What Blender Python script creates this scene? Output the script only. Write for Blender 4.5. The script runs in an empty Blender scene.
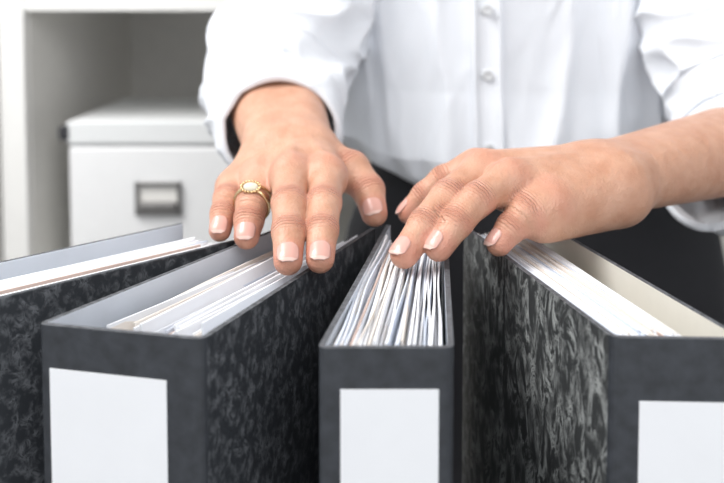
import bpy, bmesh, math, random
import numpy as np
from mathutils import Vector, Matrix, noise
random.seed(7)
S = bpy.context.scene
COL = S.collection
try:
    S.view_settings.view_transform = 'Standard'
except Exception as e:
    print(e)

# ------------------------------------------------------------------ materials
def new_mat(name):
    m = bpy.data.materials.new(name); m.use_nodes = True
    return m, m.node_tree, m.node_tree.nodes['Principled BSDF']
def simple(name, col, rough=.5, metal=0, var=0.06, scale=40, bump=0.0, bscale=200, sheen=0, sss=0):
    m, nt, b = new_mat(name)
    tc = nt.nodes.new('ShaderNodeTexCoord')
    n = nt.nodes.new('ShaderNodeTexNoise'); n.inputs['Scale'].default_value = scale; n.inputs['Detail'].default_value = 4
    nt.links.new(tc.outputs['Object'], n.inputs['Vector'])
    r = nt.nodes.new('ShaderNodeValToRGB')
    r.color_ramp.elements[0].position = .3; r.color_ramp.elements[1].position = .7
    r.color_ramp.elements[0].color = tuple(c*(1-var) for c in col)+(1,)
    r.color_ramp.elements[1].color = tuple(min(1, c*(1+var)) for c in col)+(1,)
    nt.links.new(n.outputs['Fac'], r.inputs['Fac']); nt.links.new(r.outputs['Color'], b.inputs['Base Color'])
    b.inputs['Roughness'].default_value = rough; b.inputs['Metallic'].default_value = metal
    if sheen: b.inputs['Sheen Weight'].default_value = sheen
    if sss:
        b.inputs['Subsurface Weight'].default_value = sss; b.inputs['Subsurface Scale'].default_value = .01
    if bump:
        n2 = nt.nodes.new('ShaderNodeTexNoise'); n2.inputs['Scale'].default_value = bscale; n2.inputs['Detail'].default_value = 5
        nt.links.new(tc.outputs['Object'], n2.inputs['Vector'])
        bp = nt.nodes.new('ShaderNodeBump'); bp.inputs['Strength'].default_value = bump; bp.inputs['Distance'].default_value = .001
        nt.links.new(n2.outputs['Fac'], bp.inputs['Height']); nt.links.new(bp.outputs['Normal'], b.inputs['Normal'])
    return m

def cotton(name, col, crease=.5):
    m, nt, b = new_mat(name)
    N = nt.nodes.new; L = nt.links.new
    tc = N('ShaderNodeTexCoord')
    n0 = N('ShaderNodeTexNoise'); n0.inputs['Scale'].default_value = 30; L(tc.outputs['Object'], n0.inputs['Vector'])
    mx = N('ShaderNodeMixRGB'); mx.inputs[1].default_value = tuple(c*.985 for c in col)+(1,); mx.inputs[2].default_value = col+(1,)
    L(n0.outputs['Fac'], mx.inputs[0]); L(mx.outputs[0], b.inputs['Base Color'])
    b.inputs['Roughness'].default_value = .85; b.inputs['Sheen Weight'].default_value = .1
    mp = N('ShaderNodeMapping'); mp.inputs['Scale'].default_value = (1.3, 1, .55); mp.inputs['Rotation'].default_value = (0, .5, 0)
    L(tc.outputs['Object'], mp.inputs['Vector'])
    n1 = N('ShaderNodeTexNoise'); n1.inputs['Scale'].default_value = 15; n1.inputs['Detail'].default_value = 1.2; n1.inputs['Distortion'].default_value = .5
    L(mp.outputs[0], n1.inputs['Vector'])
    r = N('ShaderNodeValToRGB'); e = r.color_ramp.elements
    e[0].position = .34; e[0].color = (0, 0, 0, 1); e[1].position = .5; e[1].color = (1, 1, 1, 1); x = e.new(.66); x.color = (0, 0, 0, 1)
    r.color_ramp.interpolation = 'EASE'
    L(n1.outputs['Fac'], r.inputs['Fac'])
    b1 = N('ShaderNodeBump'); b1.inputs['Strength'].default_value = crease; b1.inputs['Distance'].default_value = .004
    L(r.outputs[0], b1.inputs['Height'])
    n2 = N('ShaderNodeTexNoise'); n2.inputs['Scale'].default_value = 1100; L(tc.outputs['Object'], n2.inputs['Vector'])
    b2 = N('ShaderNodeBump'); b2.inputs['Strength'].default_value = .12; b2.inputs['Distance'].default_value = .001
    L(n2.outputs['Fac'], b2.inputs['Height']); L(b1.outputs[0], b2.inputs['Normal']); L(b2.outputs[0], b.inputs['Normal'])
    return m

def marble(name, base, vein, scale, width, zs=.5, amount=1.0, rough=.4, lo=.42, hi=.66):
    m, nt, b = new_mat(name)
    N = nt.nodes.new; L = nt.links.new
    tc = N('ShaderNodeTexCoord'); mp = N('ShaderNodeMapping'); mp.inputs['Scale'].default_value = (1, 1, zs)
    L(tc.outputs['Object'], mp.inputs['Vector'])
    n1 = N('ShaderNodeTexNoise'); n1.inputs['Scale'].default_value = scale; n1.inputs['Detail'].default_value = 7
    n1.inputs['Roughness'].default_value = .7; n1.inputs['Distortion'].default_value = .9
    L(mp.outputs[0], n1.inputs['Vector'])
    r1 = N('ShaderNodeValToRGB'); e = r1.color_ramp.elements
    e[0].position = .5-width; e[0].color = (0, 0, 0, 1); e[1].position = .5; e[1].color = (1, 1, 1, 1)
    x = e.new(.5+width); x.color = (0, 0, 0, 1)
    L(n1.outputs['Fac'], r1.inputs['Fac'])
    n2 = N('ShaderNodeTexNoise'); n2.inputs['Scale'].default_value = scale*1.3; n2.inputs['Detail'].default_value = 3
    mp2 = N('ShaderNodeMapping'); mp2.inputs['Location'].default_value = (3, 1, 2); mp2.inputs['Scale'].default_value = (1, 1, zs)
    L(tc.outputs['Object'], mp2.inputs['Vector']); L(mp2.outputs[0], n2.inputs['Vector'])
    r2 = N('ShaderNodeValToRGB'); r2.color_ramp.elements[0].position = lo; r2.color_ramp.elements[1].position = hi
    L(n2.outputs['Fac'], r2.inputs['Fac'])
    mu = N('ShaderNodeMath'); mu.operation = 'MULTIPLY'; L(r1.outputs['Color'], mu.inputs[0]); L(r2.outputs['Color'], mu.inputs[1])
    mu2 = N('ShaderNodeMath'); mu2.operation = 'MULTIPLY'; L(mu.outputs[0], mu2.inputs[0]); mu2.inputs[1].default_value = amount
    mx = N('ShaderNodeMixRGB'); mx.inputs[1].default_value = base+(1,); mx.inputs[2].default_value = vein+(1,)
    L(mu2.outputs[0], mx.inputs[0]); L(mx.outputs[0], b.inputs['Base Color'])
    b.inputs['Roughness'].default_value = rough
    n3 = N('ShaderNodeTexNoise'); n3.inputs['Scale'].default_value = 600
    L(tc.outputs['Object'], n3.inputs['Vector'])
    bp = N('ShaderNodeBump'); bp.inputs['Strength'].default_value = .15; bp.inputs['Distance'].default_value = .0005
    L(n3.outputs['Fac'], bp.inputs['Height']); L(bp.outputs[0], b.inputs['Normal'])
    return m

def skin_material():
    m, nt, b = new_mat('skin')
    N = nt.nodes.new; L = nt.links.new
    tc = N('ShaderNodeTexCoord')
    n1 = N('ShaderNodeTexNoise'); n1.inputs['Scale'].default_value = 60; n1.inputs['Detail'].default_value = 6
    L(tc.outputs['Object'], n1.inputs['Vector'])
    r = N('ShaderNodeValToRGB'); r.color_ramp.elements[0].position = .3; r.color_ramp.elements[1].position = .7
    r.color_ramp.elements[0].color = (.52, .262, .165, 1); r.color_ramp.elements[1].color = (.62, .355, .245, 1)
    L(n1.outputs['Fac'], r.inputs['Fac'])
    at = N('ShaderNodeAttribute'); at.attribute_name = 'red'
    mx = N('ShaderNodeMixRGB'); mx.inputs[2].default_value = (.62, .23, .17, 1)
    mm = N('ShaderNodeMath'); mm.operation = 'MULTIPLY'; mm.inputs[1].default_value = .55
    L(at.outputs['Fac'], mm.inputs[0]); L(mm.outputs[0], mx.inputs[0]); L(r.outputs[0], mx.inputs[1])
    L(mx.outputs[0], b.inputs['Base Color'])
    b.inputs['Roughness'].default_value = .45
    b.inputs['Subsurface Weight'].default_value = .12; b.inputs['Subsurface Scale'].default_value = .005
    b.inputs['Subsurface Radius'].default_value = (1, .35, .2)
    a2 = N('ShaderNodeAttribute'); a2.attribute_name = 'wr'
    a3 = N('ShaderNodeAttribute'); a3.attribute_name = 'ax'
    n2 = N('ShaderNodeTexNoise'); n2.inputs['Scale'].default_value = 160; L(tc.outputs['Object'], n2.inputs['Vector'])
    ad = N('ShaderNodeMath'); ad.operation = 'MULTIPLY_ADD'; L(a3.outputs['Fac'], ad.inputs[0]); ad.inputs[1].default_value = 2600
    ms = N('ShaderNodeMath'); ms.operation = 'MULTIPLY'; L(n2.outputs['Fac'], ms.inputs[0]); ms.inputs[1].default_value = 7
    L(ms.outputs[0], ad.inputs[2])
    sn = N('ShaderNodeMath'); sn.operation = 'SINE'; L(ad.outputs[0], sn.inputs[0])
    mw = N('ShaderNodeMath'); mw.operation = 'MULTIPLY'; L(sn.outputs[0], mw.inputs[0]); L(a2.outputs['Fac'], mw.inputs[1])
    vo = N('ShaderNodeTexVoronoi'); vo.inputs['Scale'].default_value = 700; L(tc.outputs['Object'], vo.inputs['Vector'])
    sm = N('ShaderNodeMath'); sm.operation = 'MULTIPLY_ADD'; L(vo.outputs['Distance'], sm.inputs[0]); sm.inputs[1].default_value = .4
    L(mw.outputs[0], sm.inputs[2])
    n4 = N('ShaderNodeTexNoise'); n4.inputs['Scale'].default_value = 130; n4.inputs['Detail'].default_value = 6; L(tc.outputs['Object'], n4.inputs['Vector'])
    s2 = N('ShaderNodeMath'); s2.operation = 'MULTIPLY_ADD'; L(n4.outputs['Fac'], s2.inputs[0]); s2.inputs[1].default_value = 2.0; L(sm.outputs[0], s2.inputs[2])
    bp = N('ShaderNodeBump'); bp.inputs['Strength'].default_value = .85; bp.inputs['Distance'].default_value = .0007
    L(s2.outputs[0], bp.inputs['Height']); L(bp.outputs[0], b.inputs['Normal'])
    return m

M_spine = simple('binder_spine_paper', (.036, .040, .047), .42, var=.28, scale=120, bump=.1, bscale=500)
M_edge = simple('binder_edge_worn', (.085, .09, .10), .6, var=.5, scale=260, bump=.3, bscale=700)
M_marbA = marble('binder_marbled_fine', (.038, .042, .048), (.20, .21, .225), 120, .10, .8, .85)
M_marbB = marble('binder_marbled_bold', (.046, .049, .050), (.46, .48, .47), 74, .070, .5, .9, lo=.36, hi=.62)
M_line_g = simple('lining_grey', (.66, .70, .76), .5, var=.03)
M_line_c = simple('lining_cream', (.74, .72, .65), .5, var=.03)
M_label = simple('label_paper', (.88, .89, .91), .6, var=.01, bump=.05)
M_paper = [simple('paper_white', (.88, .89, .92), .7, var=.02), simple('paper_bluewhite', (.68, .73, .82), .7, var=.02),
           simple('paper_ivory', (.80, .74, .68), .7, var=.02), simple('paper_tan', (.50, .38, .33), .7, var=.05)]
M_skin = skin_material()
M_nail = simple('nail_polish', (.68, .38, .32), .22, var=.02)
M_nailtip = simple('nail_tip', (.74, .50, .43), .22, var=.02)
M_gold = simple('gold', (.74, .55, .31), .25, metal=1, var=.2, scale=300)
M_stone = simple('ring_stone', (.74, .70, .56), .08, var=.1)
M_shirt = cotton('white_cotton', (.80, .825, .865), .38)
M_plk = cotton('white_cotton_placket', (.82, .845, .885), .05)
M_button = simple('button_pearl', (.66, .67, .68), .25, var=.03)
M_skirt = simple('black_wool', (.010, .010, .013), .8, var=.2, scale=300, bump=.2, bscale=700)
M_cab = simple('cabinet_enamel', (.82, .81, .78), .45, var=.01)
M_cab_in = simple('cabinet_interior', (.84, .82, .78), .55, var=.02)
M_box = simple('drawer_white', (.86, .86, .855), .45, var=.01)
M_boxtop = simple('drawer_case_grey', (.77, .78, .775), .45, var=.01)
M_metal = simple('brushed_metal', (.30, .29, .28), .35, metal=.8, var=.1, scale=200)
M_dark = simple('dark_plastic', (.03, .03, .035), .5)
M_wall = simple('wall_paint', (.78, .79, .80), .8, var=.01, bump=.1)
M_floor = simple('floor_vinyl', (.30, .29, .28), .5, var=.1, scale=8)
M_ceil = simple('ceiling_paint', (.8, .8, .8), .9, var=.01)
M_table = simple('table_laminate', (.12, .12, .125), .4, var=.03)
M_hair = simple('hair_brown', (.07, .04, .025), .5, var=.4, scale=60)
M_eye = simple('eye_white', (.8, .8, .8), .2); M_iris = simple('iris_brown', (.06, .03, .02), .2)

# ------------------------------------------------------------------ mesh helpers
def obj_from(name, verts, faces, mats, parent=None, smooth=True, midx=None):
    me = bpy.data.meshes.new(name)
    me.from_pydata([tuple(v) for v in verts], [], faces)
    if not isinstance(mats, (list, tuple)): mats = [mats]
    for m in mats: me.materials.append(m)
    if midx: me.polygons.foreach_set('material_index', midx)
    if smooth: me.polygons.foreach_set('use_smooth', [True]*len(me.polygons))
    me.update()
    o = bpy.data.objects.new(name, me); COL.objects.link(o)
    if parent: o.parent = parent
    return o
def empty(name, loc=(0, 0, 0)):
    e = bpy.data.objects.new(name, None); COL.objects.link(e); e.location = (0, 0, 0); e.empty_display_size = .05
    return e
def box(name, x0, x1, y0, y1, z0, z1, mat, parent=None, bev=0):
    v = [(x, y, z) for x in (x0, x1) for y in (y0, y1) for z in (z0, z1)]
    f = [(0, 1, 3, 2), (4, 6, 7, 5), (0, 4, 5, 1), (2, 3, 7, 6), (0, 2, 6, 4), (1, 5, 7, 3)]
    o = obj_from(name, v, f, mat, parent, smooth=False)
    if bev:
        b = o.modifiers.new('bev', 'BEVEL'); b.width = bev; b.segments = 2
    return o
def torus(name, c, axis, R, r, mat, parent, sx=1, n=40, m=12):
    axis = Vector(axis).normalized(); u = axis.orthogonal().normalized(); w = axis.cross(u)
    V, F = [], []
    for i in range(n):
        a = 2*math.pi*i/n; d = u*math.cos(a)+w*math.sin(a)
        for j in range(m):
            b = 2*math.pi*j/m
            V.append(Vector(c)+d*(R+r*math.cos(b))+axis*(r*sx*math.sin(b)))
    for i in range(n):
        for j in range(m):
            F.append((i*m+j, i*m+(j+1) % m, ((i+1) % n)*m+(j+1) % m, ((i+1) % n)*m+j))
    return obj_from(name, V, F, mat, parent)
def ball(name, c, r, mat, parent, scale=(1, 1, 1), rot=None):
    bm = bmesh.new(); bmesh.ops.create_icosphere(bm, subdivisions=3, radius=r)
    me = bpy.data.meshes.new(name); bm.to_mesh(me); bm.free(); me.materials.append(mat)
    for pl in me.polygons: pl.use_smooth = True
    o = bpy.data.objects.new(name, me); COL.objects.link(o); o.location = c; o.scale = scale
    if rot: o.rotation_mode = 'QUATERNION'; o.rotation_quaternion = rot
    o.parent = parent; return o
def loft(name, rings, mat, parent=None, cap0=False, cap1=False):
    V = [p for r in rings for p in r]; n = len(rings[0]); F = []
    for i in range(len(rings)-1):
        for j in range(n):
            F.append((i*n+j, i*n+(j+1) % n, (i+1)*n+(j+1) % n, (i+1)*n+j))
    if cap0: F.append(tuple(range(n))[::-1])
    if cap1: F.append(tuple((len(rings)-1)*n+j for j in range(n)))
    o = obj_from(name, V, F, mat, parent)
    bm = bmesh.new(); bm.from_mesh(o.data); bmesh.ops.recalc_face_normals(bm, faces=bm.faces); bm.to_mesh(o.data); bm.free()
    return o

# ------------------------------------------------------------------ implicit surfaces
def smin(a, b, k):
    h = np.clip(.5+.5*(b-a)/k, 0, 1)
    return b*(1-h)+a*h-k*h*(1-h)
class Field:
    def __init__(s, lo, hi, h):
        s.lo = np.array(lo, float); s.h = h
        s.n = np.ceil((np.array(hi)-s.lo)/h).astype(int)+1
        s.ax = [(s.lo[i]+h*np.arange(s.n[i])).astype(np.float32) for i in range(3)]
        s.F = np.full(tuple(s.n), .5, np.float32)
    def sl(s, pts, m):
        pts = np.array(pts, float)
        a = np.floor((pts.min(0)-m-s.lo)/s.h).astype(int); b = np.ceil((pts.max(0)+m-s.lo)/s.h).astype(int)+1
        a = np.clip(a, 0, s.n); b = np.clip(b, 0, s.n)
        return tuple(slice(a[i], b[i]) for i in range(3))
    def cone(s, sl, a, b, ra, rb):
        X = s.ax[0][sl[0]][:, None, None]; Y = s.ax[1][sl[1]][None, :, None]; Z = s.ax[2][sl[2]][None, None, :]
        a = np.array(a, float); b = np.array(b, float); d = b-a; dd = max(float(d@d), 1e-12)
        t = ((X-a[0])*d[0]+(Y-a[1])*d[1]+(Z-a[2])*d[2])/dd
        t = np.clip(t, 0, 1)
        q = (X-a[0]-t*d[0])**2+(Y-a[1]-t*d[1])**2+(Z-a[2]-t*d[2])**2
        return (np.sqrt(q)-(ra+(rb-ra)*t)).astype(np.float32)
    def add(s, a, b, ra, rb, k):
        sl = s.sl([a, b], max(ra, rb)+k+.012)
        s.F[sl] = smin(s.F[sl], s.cone(sl, a, b, ra, rb), k)
    def ellip(s, c, r, k, sub=False):
        r = np.array(r, float); sl = s.sl([c], max(r)+k+.01)
        X = s.ax[0][sl[0]][:, None, None]; Y = s.ax[1][sl[1]][None, :, None]; Z = s.ax[2][sl[2]][None, None, :]
        q = np.sqrt(((X-c[0])/r[0])**2+((Y-c[1])/r[1])**2+((Z-c[2])/r[2])**2)
        d = ((q-1)*r.min()).astype(np.float32)
        if sub: s.F[sl] = -smin(-s.F[sl], d, k)
        else: s.F[sl] = smin(s.F[sl], d, k)
    def mesh(s):
        F = s.F; F[0], F[-1] = .1, .1; F[:, 0], F[:, -1] = .1, .1; F[:, :, 0], F[:, :, -1] = .1, .1
        ins = F < 0; c = ins.astype(np.int8); cnt = 0
        nx, ny, nz = F.shape
        offs = [(i, j, k) for i in (0, 1) for j in (0, 1) for k in (0, 1)]
        cnt = sum(c[i:nx-1+i, j:ny-1+j, k:nz-1+k] for i, j, k in offs)
        act = np.argwhere((cnt > 0) & (cnt < 8))
        pos = np.zeros((len(act), 3)); num = np.zeros(len(act))
        vals = {o: F[act[:, 0]+o[0], act[:, 1]+o[1], act[:, 2]+o[2]] for o in offs}
        for o in offs:
            for d in range(3):
                if o[d] == 0:
                    o2 = list(o); o2[d] = 1; o2 = tuple(o2)
                    fa, fb = vals[o], vals[o2]; m = (fa < 0) != (fb < 0)
                    t = np.where(m, fa/np.where(m, fa-fb, 1), 0)
                    p = np.tile(np.array(o, float), (len(act), 1)); p[:, d] = t
                    pos[m] += p[m]; num[m] += 1
        V = (act+pos/num[:, None])*s.h+s.lo
        idm = np.full((nx-1, ny-1, nz-1), -1, np.int32); idm[act[:, 0], act[:, 1], act[:, 2]] = np.arange(len(act))
        faces = []
        for d in range(3):
            a = [slice(None)]*3; b = [slice(None)]*3; a[d] = slice(0, -1); b[d] = slice(1, None)
            ia, ib = ins[tuple(a)], ins[tuple(b)]
            e = np.argwhere(ia != ib); flip = ia[e[:, 0], e[:, 1], e[:, 2]]
            u, v = (d+1) % 3, (d+2) % 3
            q = []
            for du, dv in ((-1, -1), (0, -1), (0, 0), (-1, 0)):
                k = e.copy(); k[:, u] += du; k[:, v] += dv
                q.append(idm[k[:, 0], k[:, 1], k[:, 2]])
            q = np.stack(q, 1); q[~flip] = q[~flip][:, ::-1]
            faces.append(q)
        Fc = np.concatenate(faces)
        return V, Fc

def fpoints(mcp, tip, arch, f1=.47, f2=.76):
    a, b = Vector(mcp), Vector(tip); up = Vector((0, 0, 1))
    return [a, a.lerp(b, f1)+up*arch, a.lerp(b, f2)+up*arch*.72, b]

def build_hand(name, fingers, palm, lo, hi, parent, h=.0013, tendons=()):
    fld = Field(lo, hi, h)
    for a, b, ra, rb in palm: fld.add(a, b, ra, rb, .014)
    for a, b, ra, rb in tendons: fld.add(a, b, ra, rb, .005)
    P = fld.F.copy()
    for fn, (pts, rr) in fingers.items():
        sl = fld.sl([tuple(p) for p in pts], .03)
        d = None
        for i in range(len(pts)-1):
            c = fld.cone(sl, pts[i], pts[i+1], rr[i], rr[i+1])
            d = c if d is None else smin(d, c, .004)
        fld.F[sl] = np.minimum(fld.F[sl], smin(P[sl], d, .010))
    V, Fc = fld.mesh()
    o = obj_from(name, V.tolist(), Fc.tolist(), M_skin, parent)
    red = np.zeros(len(V)); wr = np.zeros(len(V)); ax = np.zeros(len(V))
    for fn, (pts, rr) in fingers.items():
        n = len(pts)
        for i in range(n):
            p = np.array(pts[i]); dr = np.array(pts[min(i+1, n-1)]-pts[max(i-1, 0)]); dr /= np.linalg.norm(dr)
            q = V-p; s = q@dr; dist = np.linalg.norm(q, axis=1)
            near = np.clip((rr[i]*1.8-dist)/(rr[i]*.4), 0, 1)
            dors = np.clip((q[:, 2]-s*dr[2])/rr[i]+.2, 0, 1)
            g = np.exp(-(s/(.006 if i in (1, 2) else .011))**2)*near
            red = np.maximum(red, g*(.9 if i == n-1 else (.7 if i else .45)))
            if i in (1, 2) :
                w = np.exp(-(s/.0055)**2)*near*dors
                ax = np.where(w > wr, s, ax); wr = np.maximum(wr, w)
    for nm, ar in (('red', red), ('wr', wr), ('ax', ax)):
        at = o.data.attributes.new(nm, 'FLOAT', 'POINT'); at.data.foreach_set('value', ar.astype(np.float32))
    sm = o.modifiers.new('smooth', 'SMOOTH'); sm.factor = .5; sm.iterations = 3
    return o

def nail(name, D, T, r, roll, parent, L=.0145, w=1.0):
    d = (T-D).normalized(); up = Vector((0, 0, 1)); n = (up-d*up.dot(d)).normalized()
    n = Matrix.Rotation(roll, 3, d) @ n; b = d.cross(n)
    V, F, mi = [], [], []; NI, NJ = 18, 12
    for i in range(NI+1):
        t = i/NI; x = -.0070+L*t
        wid = w*.98*(1-abs(2*t-.9)**4*.30) if t < .95 else w*.85
        if t < .3: wid *= math.sqrt(max(0.05, 1-((.3-t)/.3)**2*.75))
        if t > .75: wid *= math.sqrt(max(0.05, 1-((t-.75)/.25)**2*.75))
        hgt = r*1.035 if x < 0 else r*(1.035-.33*(x/r)**2)
        for j in range(NJ+1):
            a = (j/NJ*2-1)*math.radians(52)*wid
            V.append(T+d*x+n*(hgt*math.cos(a))+b*(r*1.02*math.sin(a)))
    for i in range(NI):
        for j in range(NJ):
            F.append((i*(NJ+1)+j, (i+1)*(NJ+1)+j, (i+1)*(NJ+1)+j+1, i*(NJ+1)+j+1)); mi.append(1 if i >= NI-3 else 0)
    o = obj_from(name, V, F, [M_nail, M_nailtip], parent, midx=mi)
    so = o.modifiers.new('s', 'SOLIDIFY'); so.thickness = .0007; so.offset = 0
    return o

# ------------------------------------------------------------------ room
box('floor', -3, 3, -1.6, 2.5, -.05, 0, M_floor)
box('wall_back', -3, 3, 2.1, 2.2, 0, 2.7, M_wall)
box('wall_left', -3.1, -3, -1.6, 2.5, 0, 2.7, M_wall)
box('wall_right', 3, 3.1, -1.6, 2.5, 0, 2.7, M_wall)
box('ceiling', -3.1, 3.1, -1.6, 2.5, 2.7, 2.75, M_ceil)
box('baseboard_back', -3, 3, 2.085, 2.1, 0, .08, M_ceil)

cab = empty('office_cabinet')
CY0, CY1 = 1.345, 1.97
box('side_left', -.562, -.522, CY0, CY1, .0, 1.9, M_cab, cab, .002)
box('side_right', .66, .70, CY0, CY1, .0, 1.9, M_cab, cab, .002)
box('back_panel', -.522, .66, CY1-.012, CY1, .0, 1.9, M_cab_in, cab)
for i, z in enumerate((.08, .76, 1.228, 1.6, 1.88)):
    box('shelf_%d' % i, -.522, .66, CY0+.002, CY1-.012, z, z+.022, M_cab, cab, .001)
box('side_liner_left', -.522, -.520, CY0+.02, CY1-.012, .1, 1.88, M_cab_in, cab)
cab2 = empty('storage_cupboard')
box('carcass', -1.52, -.567, CY0+.01, CY1, 0, 1.9, M_cab, cab2, .002)
box('door_leaf_l', -1.517, -1.05, CY0-.012, CY0+.008, .06, 1.88, M_cab, cab2, .002)
box('door_leaf_r', -1.04, -.570, CY0-.012, CY0+.008, .06, 1.88, M_cab, cab2, .002)
box('pull', -1.02, -1.005, CY0-.04, CY0-.012, .95, 1.1, M_metal, cab2, .003)
dr = empty('drawer_unit')
BX0, BX1, BY0, BY1 = -.464, -.06, 1.36, 1.68
box('case', BX0, BX1, BY0+.012, BY1, .783, 1.055, M_boxtop, dr, .004)
box('drawer_front', BX0+.004, BX1-.004, BY0-.004, BY0+.014, .80, 1.014, M_box, dr, .003)
box('case_lip', BX0, BX1, BY0-.002, BY0+.014, 1.019, 1.055, M_boxtop, dr, .003)
box('corner_cap', BX0-.012, BX0+.004, BY0-.004, BY0+.02, 1.025, 1.047, M_dark, dr, .002)
hx = -.356
for nm, a in (('t', (hx, hx+.072, .954, .960)), ('b', (hx, hx+.072, .908, .916)), ('l', (hx, hx+.006, .908, .960)), ('r', (hx+.066, hx+.072, .908, .960))):
    box('holder_'+nm, a[0], a[1], BY0-.012, BY0-.004, a[2], a[3], M_metal, dr, .001)
box('holder_card', hx+.006, hx+.066, BY0-.0065, BY0-.0045, .916, .954, M_cab_in, dr)
box('holder_grip', hx+.006, hx+.066, BY0-.018, BY0-.005, .916, .930, M_metal, dr, .004)

tb = empty('office_table')
box('table_top', -.80, .80, .20, .86, .722, .75, M_table, tb, .003)
for i, (x, y) in enumerate(((-.76, .24), (.76, .24), (-.76, .82), (.76, .82))):
    box('leg_%d' % i, x-.02, x+.02, y-.02, y+.02, 0, .722, M_metal, tb, .002)

# ------------------------------------------------------------------ binders
ZT, ZB = 1.07, .751
def binder(FL, FR, BR, BL, cover, lining, lab, sheets, seed, lean=0.0, wav=.0012, thick=1.0, mix=(7, 1.8, .8, .3)):
    rnd = random.Random(seed)
    par = empty('ring_binder')
    FL, FR, BR, BL = [Vector((p[0], p[1])) for p in (FL, FR, BR, BL)]
    T = .0034; R = .006
    def corner(p, a, b):
        da, db = (a-p).normalized(), (b-p).normalized(); out = []
        for i in range(6):
            t = i/5
            s, e = p+da*R, p+db*R
            out.append(s.lerp(p, t).lerp(p.lerp(e, t), t))
        return out
    path = [BL, BL.lerp(FL, .5)]+corner(FL, BL, FR)+[FL.lerp(FR, .5)]+corner(FR, FL, BR)+[BR.lerp(FR, .5), BR]
    inner = []
    for i, p in enumerate(path):
        a = path[max(i-1, 0)]; b = path[min(i+1, len(path)-1)]; d = (b-a).normalized()
        inner.append(p+Vector((-d.y, d.x))*T)
    V, F, mi = [], [], []
    for p, q in zip(path, inner):
        V += [(p.x, p.y, ZB), (p.x, p.y, ZT), (q.x, q.y, ZT), (q.x, q.y, ZB)]
    n = len(path)
    for i in range(n-1):
        for k in range(4):
            F.append((i*4+k, (i+1)*4+k, (i+1)*4+(k+1) % 4, i*4+(k+1) % 4))
            if k == 0: mi.append(0 if 3 <= i <= n-5 else 1)
            elif k == 2: mi.append(2)
            elif k == 1: mi.append(3)
            else: mi.append(0)
    F.append((0, 1, 2, 3)); mi.append(0)
    F.append(tuple(4*(n-1)+k for k in (3, 2, 1, 0))); mi.append(0)
    o = obj_from('cover', V, F, [M_spine, cover, lining, M_edge], par, smooth=False, midx=mi)
    bm = bmesh.new(); bm.from_mesh(o.data); bmesh.ops.recalc_face_normals(bm, faces=bm.faces); bm.to_mesh(o.data); bm.free()
    bv = o.modifiers.new('b', 'BEVEL'); bv.width = .0010; bv.segments = 2; bv.limit_method = 'ANGLE'; bv.angle_limit = math.radians(50)
    f0, f1, off = lab
    d = (FR-FL).normalized(); nn = Vector((d.y, -d.x)); Wd = (FR-FL).length
    a = FL+d*Wd*f0; b = FL+d*Wd*f1
    V = []
    for z in (ZT-off-.19, ZT-off):
        for p in (a, b):
            for k in (.0000, .0006):
                q = p+nn*k; V.append((q.x, q.y, z))
    obj_from('label', V, [(0, 2, 3, 1), (4, 5, 7, 6), (1, 3, 7, 5), (0, 4, 6, 2), (0, 1, 5, 4), (2, 6, 7, 3)], M_label, par, smooth=False)
    c = FL.lerp(FR, .5)+nn*.0005
    torus('finger_hole_ring', (c.x, c.y, ZB+.065), (nn.x, nn.y, 0), .012, .0018, M_metal, par)
    n_s, a0, a1, b0, b1, z_off, zj, d0, jit = sheets
    V, F, mi = [], [], []
    iFL, iFR, iBR, iBL = FL.lerp(FR, .06), FL.lerp(FR, .94), BL.lerp(BR, .94), BL.lerp(BR, .06)
    dep = (iBL-iFL).length
    for s in range(n_s):
        t = (s+.5)/n_s
        fa = a0+(a1-a0)*t+rnd.uniform(-1, 1)*jit; fb = b0+(b1-b0)*t
        fa = min(max(fa, .03), .97)
        st = d0+rnd.uniform(0, .012); en = min(st+.205, dep-.004)
        zt = ZT+z_off+rnd.uniform(-zj, zj); tilt = rnd.uniform(-1, 1)*zj*.7
        th = (.00042+.0003*rnd.random())*thick
        ph, am, fr = rnd.uniform(0, 6), rnd.uniform(0, wav), rnd.uniform(3, 8)
        ln = -lean*(1-t)*rnd.uniform(.5, 1.0)
        base = len(V); K = 18
        lt = (iFR-iFL).normalized()
        for k in range(K+1):
            u = k/K; g = (st+(en-st)*u)/dep
            ff = fa+(fb-fa)*min(1, u*1.15)
            p = iFL.lerp(iBL, g).lerp(iFR.lerp(iBR, g), ff)+lt*am*math.sin(ph+u*fr)
            zz = zt+tilt*(u-.5)
            for sx, z, l in ((-th, ZB+.006, 0), (-th, zz-.05, 0), (-th, zz, ln), (th, zz, ln), (th, zz-.05, 0), (th, ZB+.006, 0)):
                q = p+lt*(sx+l); V.append((q.x, q.y, z))
        for k in range(K):
            for e in range(5):
                F.append((base+k*6+e, base+k*6+e+1, base+(k+1)*6+e+1, base+(k+1)*6+e))
        F.append(tuple(base+e for e in range(6))); F.append(tuple(base+K*6+e for e in (5, 4, 3, 2, 1, 0)))
        m = rnd.choices([0, 1, 2, 3], mix)[0]; mi += [m]*(5*K+2)
    so = obj_from('paper_sheets', V, F, M_paper, par, smooth=False, midx=mi)
    bm = bmesh.new(); bm.from_mesh(so.data); bmesh.ops.recalc_face_normals(bm, faces=bm.faces); bm.to_mesh(so.data); bm.free()
    return par

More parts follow.
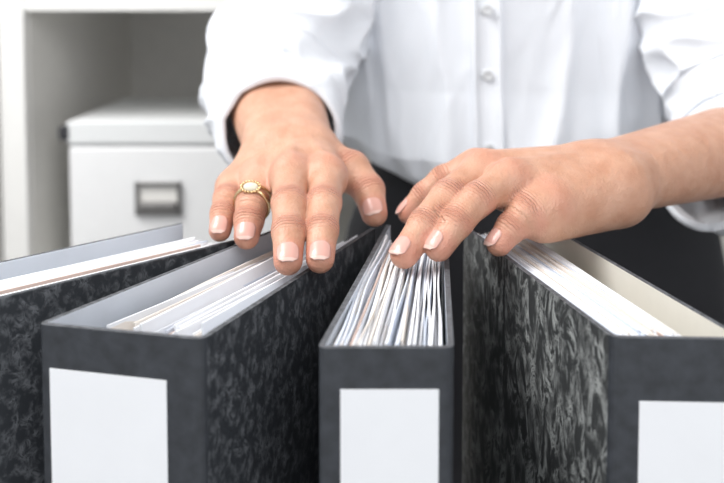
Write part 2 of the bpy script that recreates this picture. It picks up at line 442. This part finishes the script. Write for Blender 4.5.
binder((-.3156, .513), (-.2645, .462), (-.093, .633), (-.144, .684), M_marbA, M_line_g, (.14, .86, .03),
       (44, .40, .93, .40, .93, -.005, .0015, .02, .01), 1, thick=1.1)
binder((-.1785, .468), (-.083, .446), (.010, .667), (-.060, .679), M_marbA, M_line_g, (.08, .785, .024),
       (22, .36, .88, .46, .94, -.009, .005, .028, .06), 2, lean=.030, thick=.8)
binder((-.023, .435), (.047, .435), (.067, .677), (.019, .677), M_marbA, M_line_g, (.17, .89, .0215),
       (64, .05, .97, .05, .95, -.007, .0058, .003, .04), 3, wav=.0015, lean=.006, thick=.9, mix=(6, 2.4, 1.3, .5))
binder((.1316, .449), (.2023, .446), (.147, .682), (.0795, .672), M_marbB, M_line_c, (.21, .93, .034),
       (50, .03, .68, .03, .70, -.005, .002, .010, .01), 4, thick=1.05)

# ------------------------------------------------------------------ woman
W = empty('woman')
RW = Vector((-.058, .715, 1.120)); RE = Vector((-.098, .90, 1.165))
fR = {
 'pinky': (fpoints((-.1010, .680, 1.100), (-.1036, .627, 1.079), .006), (.0118, .0106, .0095, .0082)),
 'ring': (fpoints((-.0800, .672, 1.108), (-.0820, .611, 1.079), .006, .60, .82), (.0126, .0116, .0106, .0092)),
 'middle': (fpoints((-.0535, .645, 1.117), (-.0478, .554, 1.079), .006), (.0132, .0122, .0110, .0095)),
 'index': (fpoints((-.0262, .647, 1.116), (-.0272, .558, 1.079), .006), (.0130, .0120, .0108, .0094)),
 'thumb': ([Vector((-.032, .718, 1.110)), Vector((-.008, .694, 1.112)), Vector((.005, .680, 1.097)), Vector((.0095, .662, 1.083))], (.0160, .0135, .0126, .0103)),
}
ex = Vector((1, 0, 0)); ez = Vector((0, 0, 1))
palmR = []; tenR = []
for fn, off, r0, r1 in (('pinky', -.019, .020, .0118), ('ring', -.008, .021, .0124), ('middle', .003, .021, .0128), ('index', .015, .021, .0126)):
    m = fR[fn][0][0]
    palmR.append((RW+ex*off, m, r0, r1))
    palmR.append((RW+ex*off-ez*.008, m-ez*.009, .017, .010))
    if fn != 'pinky': tenR.append(((RW+ex*off*.5).lerp(m, .25)+ez*.0165, m+ez*.0105, .0026, .0030))
palmR.append((RW+ex*.014-ez*.006, fR['thumb'][0][1]-Vector((.004, 0, .006)), .019, .013))
palmR.append((RW-ex*.015, RE-ex*.014, .0225, .037)); palmR.append((RW+ex*.014, RE+ex*.014, .0225, .037))
build_hand('hand_right', fR, palmR, (-.17, .535, 1.055), (.04, .87, 1.215), W, tendons=tenR)
rolls = {'pinky': 0, 'ring': 0, 'middle': 0, 'index': 0, 'thumb': .35}
for fn, (p, r) in fR.items():
    nail('nail_r_'+fn, p[-2], p[-1], r[-1], rolls[fn], W, w=.92)

LW = Vector((.180, .651, 1.112)); LE = Vector((.370, .80, 1.115))
fL = {
 'index': (fpoints((.087, .666, 1.117), (.0367, .664, 1.083), .007), (.0125, .0114, .0104, .0092)),
 'middle': (fpoints((.089, .640, 1.121), (.0280, .568, 1.079), .007), (.0132, .0122, .0111, .0096)),
 'ring': (fpoints((.105, .614, 1.119), (.0510, .570, 1.083), .008), (.0130, .0118, .0107, .0094)),
 'pinky': (fpoints((.132, .603, 1.106), (.0930, .583, 1.082), .006), (.0128, .0113, .0102, .0088)),
 'thumb': ([Vector((.150, .680, 1.103)), Vector((.120, .698, 1.098)), Vector((.092, .700, 1.090)), Vector((.070, .695, 1.083))], (.0150, .0125, .0115, .0095)),
}
lat = Vector((-.047, .072, .011)).normalized()
palmL = []; tenL = []
for fn, off, r0, r1 in (('pinky', -.017, .021, .0130), ('ring', -.005, .022, .0132), ('middle', .004, .022, .0132), ('index', .012, .021, .0126)):
    m = fL[fn][0][0]
    palmL.append((LW+lat*off, m, r0, r1))
    palmL.append((LW+lat*off-ez*.008, m-ez*.011, .018, .012))
    if fn != 'pinky': tenL.append(((LW+lat*off*.5).lerp(m, .25)+ez*.0165, m+ez*.0105, .0026, .0030))
palmL.append((LW-lat*.018-ez*.010, Vector((.124, .597, 1.092)), .017, .0125))
palmL.append((LW-lat*.012, LE-lat*.008, .0225, .040)); palmL.append((LW+lat*.010, LE+lat*.008, .0225, .038))
build_hand('hand_left', fL, palmL, (-.0, .54, 1.055), (.40, .86, 1.175), W, tendons=tenL)
rolls = {'pinky': .1, 'ring': .1, 'middle': .1, 'index': .1, 'thumb': 0}
for fn, (p, r) in fL.items():
    nail('nail_l_'+fn, p[-2], p[-1], r[-1], rolls[fn], W, w=.92)

# gold ring: split band carrying an oval stone in a bezel
p = fR['ring'][0]; rc = p[0].lerp(p[1], .97); rd = (p[1]-p[0]).normalized()
ring = empty('gold_ring')
up = (Vector((0, 0, 1))-rd*rd.z).normalized(); sd = rd.cross(up)
for k, (o_, tl) in enumerate(((.0026, .20), (-.0026, -.20))):
    torus('band_%d' % k, rc+rd*o_, (rd+sd*tl).normalized(), .0132, .0014, M_gold, ring, n=56)
sn_ = (up+rd*.55).normalized(); rf = sd.cross(sn_)*-1
rotq = Matrix((sd, sn_.cross(sd), sn_)).transposed().to_quaternion()
sc_ = rc+up*.0136+rd*.0012
for i in range(18):
    a = 2*math.pi*i/18
    ball('bead', sc_+sn_*.0016+sd*(.0070*math.cos(a))+sn_.cross(sd)*(.0046*math.sin(a)), .00105, M_gold, ring)
ball('bezel', sc_, .0046, M_gold, ring, (1.5, 1.0, .45), rotq)
ball('stone', sc_+sn_*.0012, .0038, M_stone, ring, (1.5, .98, .60), rotq)

# --- clothes
def fold(p, seed, A, sc, B=.004, bs=7):
    q = Vector((p.x*sc[0]+seed, p.y*sc[1], p.z*sc[2]))
    n1 = noise.noise(q)
    r = 1-min(1, abs(n1)*2.2)
    q2 = Vector((p.x*sc[0]*.5-seed, p.y*sc[1]*.5+4, p.z*sc[2]*.5))
    return A*(r**2)*(.5+.7*noise.noise(q2))+B*noise.noise(p*bs+Vector((seed, 0, 0)))

def catmull(P, t):
    n = len(P)-1; i = min(int(t*n), n-1); u = t*n-i
    g = lambda k: P[min(max(k, 0), n)]
    a, b, c, d = g(i-1), g(i), g(i+1), g(i+2)
    return .5*((2*b)+(c-a)*u+(2*a-5*b+4*c-d)*u*u+(3*b-a-3*c+d)*u*u*u)

def sleeve(name, C, RX, RZ, skew, seed, M=170, N=144, foldsc=(14, 14, 26), A=.015):
    cs = [catmull(C, i/M) for i in range(M+1)]
    T0 = (cs[1]-cs[0]).normalized(); up = Vector((0, 0, 1)); up = (up-T0*up.dot(T0)).normalized()
    rings = []; s = 0; prev = T0
    frames = []
    for i in range(M+1):
        T = (cs[min(i+1, M)]-cs[max(i-1, 0)]).normalized()
        q = prev.rotation_difference(T); up = (q @ up); up = (up-T*up.dot(T)).normalized(); prev = T
        if i: s += (cs[i]-cs[i-1]).length
        t = i/M
        rx = float(np.interp(t*(len(RX)-1), range(len(RX)), RX)); rz = float(np.interp(t*(len(RZ)-1), range(len(RZ)), RZ))
        frames.append((cs[i], T, up.copy(), s, rx, rz))
    def ringpts(fr, dr, folds=True):
        c, T, u, s, rx, rz = fr; side = T.cross(u); out = []
        for j in range(N):
            a = 2*math.pi*j/N
            d = side*math.cos(a)*(rx+dr)+u*math.sin(a)*(rz+dr)
            p = c+d+T*(skew*math.sin(a)*max(0, 1-s/.12))
            w = min(1, .25+s/.06) if folds else .25
            out.append(p+d.normalized()*fold(p, seed, A*w, foldsc))
        return out
    for k in (12, 8, 5, 3, 1): rings.append(ringpts(frames[k], -.0035, False))
    rings.append(ringpts(frames[0], -.001, False))
    for i, fr in enumerate(frames):
        s = fr[3]
        dr = 0.0025 if s < .045 else (0.0025-(s-.045)/.004*.0055 if s < .049 else (-.003+min(1, (s-.049)/.03)*.005))
        rings.append(ringpts(fr, dr, True))
    return loft(name, rings, M_shirt, W)

SR = Vector((.02, 1.02, 1.385))
sleeve('sleeve_right', [Vector((-.074, .778, 1.127)), Vector((-.085, .845, 1.140)), Vector((-.088, .905, 1.178)), Vector((-.055, .945, 1.25)), Vector((-.01, .985, 1.32)), SR],
       (.051, .064, .070, .070, .074, .080), (.044, .055, .066, .066, .070, .080), .018, 3.1)
SL = Vector((.335, 1.02, 1.385))
sleeve('sleeve_left', [Vector((.305, .752, 1.102)), Vector((.345, .783, 1.108)), Vector((.385, .85, 1.150)), Vector((.370, .91, 1.24)), Vector((.345, .97, 1.32)), SL],
       (.050, .060, .074, .078, .080, .080), (.048, .058, .070, .074, .078, .080), .026, 8.7)

CX = .172
def sec(z):
    K = [(1.045, CX, 1.03, .160, .110), (1.060, CX, 1.03, .186, .122), (1.08, CX, 1.03, .200, .130), (1.15, CX, 1.03, .204, .122), (1.25, CX, 1.03, .212, .125),
         (1.32, CX, 1.03, .212, .125), (1.38, CX, 1.03, .200, .105), (1.42, CX, 1.03, .150, .085), (1.445, CX, 1.025, .085, .065), (1.47, CX, 1.02, .062, .060)]
    zs = [k[0] for k in K]
    return [float(np.interp(z, zs, [k[i] for k in K])) for i in range(1, 5)]
def plx(z): return .128+.05*(1.28-z)*.5
def torso_pt(z, a, d=0, folds=True):
    cx, cy, hw, hd = sec(z); e = .88
    ca, sa = math.cos(a), math.sin(a)
    x = math.copysign(abs(ca)**e, ca)*(hw+d); y = math.copysign(abs(sa)**e, sa)*(hd+d)
    low = max(0, 1-(z-1.045)/.12)
    zz = z-.020*max(0, -sa)*low+.004*math.sin(a*9)*low+.028*low*max(0, -ca)
    p = Vector((cx+x, cy+y, zz))
    nrm = Vector((ca, sa, 0))
    if folds:
        calm = .25+.75*min(1, abs(p.x-plx(z))/.05) if sa < 0 else 1
        p += nrm*calm*fold(Vector((p.x, p.y, z+p.x*.35)), 5.5, .019, (17, 12, 5), .008, 6)
        b = .5+.5*math.sin(a*22+3*noise.noise(Vector((a*3, z*8, 0))))
        p += nrm*.006*b*low*calm
    return p
NA = 300
rings = []
for z in np.concatenate([np.linspace(1.045, 1.10, 26), np.linspace(1.105, 1.47, 90)]):
    rings.append([torso_pt(float(z), 2*math.pi*j/NA) for j in range(NA)])
rings.insert(0, [Vector((CX+.13*math.cos(2*math.pi*j/NA), 1.03+.09*math.sin(2*math.pi*j/NA), 1.065)) for j in range(NA)])
loft('shirt_body', rings, M_shirt, W)
def front_at(x, z):
    lo_, hi_ = -math.pi, 0
    for _ in range(30):
        m = (lo_+hi_)/2
        if torso_pt(z, m, 0, False).x < x: lo_ = m
        else: hi_ = m
    return (lo_+hi_)/2
V, F = [], []
zs = np.linspace(1.05, 1.43, 110)
prof = ((-.0150, -.002), (-.0150, .0052), (-.0138, .0060), (-.0112, .0058), (-.0108, .0045), (0, .0046), (.0108, .0045), (.0112, .0058), (.0138, .0060), (.0150, .0052), (.0150, -.002))
PW = len(prof)-1
for z in zs:
    for off, h in prof:
        a = front_at(plx(z)+off, z); p = torso_pt(float(z), a)
        V.append(p+Vector((0, -h, 0)))
for i in range(len(zs)-1):
    for k in range(PW):
        F.append((i*(PW+1)+k, i*(PW+1)+k+1, (i+1)*(PW+1)+k+1, (i+1)*(PW+1)+k))
obj_from('placket', V, F, M_plk, W)
for i, z in enumerate((1.10, 1.168, 1.236, 1.304, 1.372)):
    a = front_at(plx(z), z); p = torso_pt(z, a)+Vector((0, -.0062, 0))
    bm = bmesh.new()
    bmesh.ops.create_cone(bm, cap_ends=True, segments=28, radius1=.0056, radius2=.0050, depth=.0022)
    me = bpy.data.meshes.new('button'); bm.to_mesh(me); bm.free(); me.materials.append(M_button)
    o = bpy.data.objects.new('button_%d' % i, me); COL.objects.link(o); o.location = p; o.rotation_euler = (math.radians(90), 0, 0); o.parent = W
    torus('button_rim_%d' % i, p+Vector((0, -.0012, 0)), (0, 1, 0), .0046, .0008, M_button, W)
rings = []
for k, (z, rr) in enumerate(((1.462, .064), (1.50, .060), (1.505, .064), (1.47, .080), (1.455, .085))):
    rings.append([Vector((CX+rr*math.cos(2*math.pi*j/60), 1.02+rr*.95*math.sin(2*math.pi*j/60), z)) for j in range(60)])
loft('collar', rings, M_shirt, W)

rings = []
for z, hw, hd in ((1.10, .150, .100), (1.07, .165, .106), (1.03, .190, .114), (.98, .218, .122), (.90, .235, .128), (.82, .236, .130), (.70, .215, .122), (.58, .200, .115), (.50, .190, .110), (.50, .182, .102), (.55, .17, .10)):
    rings.append([Vector((CX+.03*min(1, (1.10-z)/.1)+hw*math.cos(2*math.pi*j/96), 1.025+hd*math.sin(2*math.pi*j/96), z)) for j in range(96)])
loft('skirt', rings, M_skirt, W, cap0=True)
f = Field((-.05, .86, 0), (.42, 1.22, .62), .006)
for sx in (-.085, .085):
    x = CX+.02+sx
    f.add((x, 1.04, .60), (x, 1.03, .48), .070, .055, .02); f.add((x, 1.03, .48), (x, 1.05, .34), .052, .052, .02)
    f.add((x, 1.05, .34), (x, 1.06, .10), .052, .030, .02); f.add((x, 1.06, .10), (x, .95, .035), .034, .026, .02)
V, Fc = f.mesh(); obj_from('legs', V.tolist(), Fc.tolist(), M_skin, W)
f = Field((-.05, .84, -.01), (.42, 1.16, .12), .005)
for sx in (-.085, .085):
    x = CX+.02+sx
    f.add((x, 1.08, .045), (x, .92, .032), .036, .032, .01)
    f.add((x, 1.09, .03), (x, 1.09, .018), .022, .018, .01)
V, Fc = f.mesh(); obj_from('shoes', V.tolist(), Fc.tolist(), M_dark, W)
HX, HY, HZ = CX, .985, 1.62
f = Field((HX-.12, HY-.16, 1.40), (HX+.12, HY+.16, 1.76), .004)
f.add((HX, 1.02, 1.43), (HX, 1.0, 1.55), .056, .052, .02)
f.ellip((HX, HY+.01, HZ+.03), (.072, .092, .092), .02)
f.ellip((HX, HY-.03, HZ-.045), (.056, .062, .068), .03)
f.add((HX, HY-.088, HZ+.012), (HX, HY-.103, HZ-.02), .008, .012, .010)
f.ellip((HX, HY-.085, HZ-.052), (.024, .012, .010), .008)
for s_ in (-1, 1):
    f.ellip((HX+s_*.073, HY+.01, HZ-.005), (.010, .018, .030), .006)
    f.ellip((HX+s_*.030, HY-.088, HZ+.013), (.015, .012, .010), .008, sub=True)
V, Fc = f.mesh(); obj_from('head', V.tolist(), Fc.tolist(), M_skin, W)
for s_ in (-1, 1):
    for nm, r, off, mt in (('eyeball', .0115, 0, M_eye), ('iris', .0055, -.0072, M_iris)):
        ball(nm, (HX+s_*.030, HY-.077+off, HZ+.012), r, mt, W)
f = Field((HX-.14, HY-.14, 1.42), (HX+.14, HY+.18, 1.78), .005)
f.ellip((HX, HY+.025, HZ+.045), (.084, .098, .098), .02)
f.ellip((HX, HY+.075, HZ-.04), (.070, .045, .10), .03)
f.ellip((HX, HY-.09, HZ-.03), (.066, .09, .085), .015, sub=True)
V, Fc = f.mesh(); obj_from('hair', V.tolist(), Fc.tolist(), M_hair, W)

# ------------------------------------------------------------------ light
def area(name, loc, target, size, energy, col=(1, 1, 1), sy=None):
    l = bpy.data.lights.new(name, 'AREA'); l.size = size; l.energy = energy; l.color = col
    if sy: l.shape = 'RECTANGLE'; l.size_y = sy
    o = bpy.data.objects.new(name, l); COL.objects.link(o); o.location = loc
    d = Vector(target)-Vector(loc); o.rotation_euler = d.to_track_quat('-Z', 'Y').to_euler()
    return o
area('ceiling_light', (-.9, .4, 2.6), (-.1, .75, 1.0), 1.2, 27, (1, .985, .97), .8)
area('softbox_light', (.7, -.9, 2.2), (.1, .8, 1.05), 1.2, 15, (.97, .98, 1))
area('back_ceiling_light', (-1.1, .7, 2.4), (-.5, 1.6, 1.0), 1.0, 22)
w = bpy.data.worlds.new('world'); S.world = w; w.use_nodes = True
bg = w.node_tree.nodes['Background']; bg.inputs[0].default_value = (.94, .965, 1, 1); bg.inputs[1].default_value = .98

# ------------------------------------------------------------------ camera (shift lens, nearly level)
cam = bpy.data.cameras.new('camera'); co = bpy.data.objects.new('camera', cam); COL.objects.link(co)
co.location = (0, 0, 1.2485); co.rotation_euler = (math.radians(90-3.5), 0, 0)
cam.lens = 43.36; cam.sensor_width = 36; cam.shift_y = -.263; cam.clip_start = .02
cam.dof.use_dof = True; cam.dof.focus_distance = .565; cam.dof.aperture_fstop = 5.0
S.camera = co
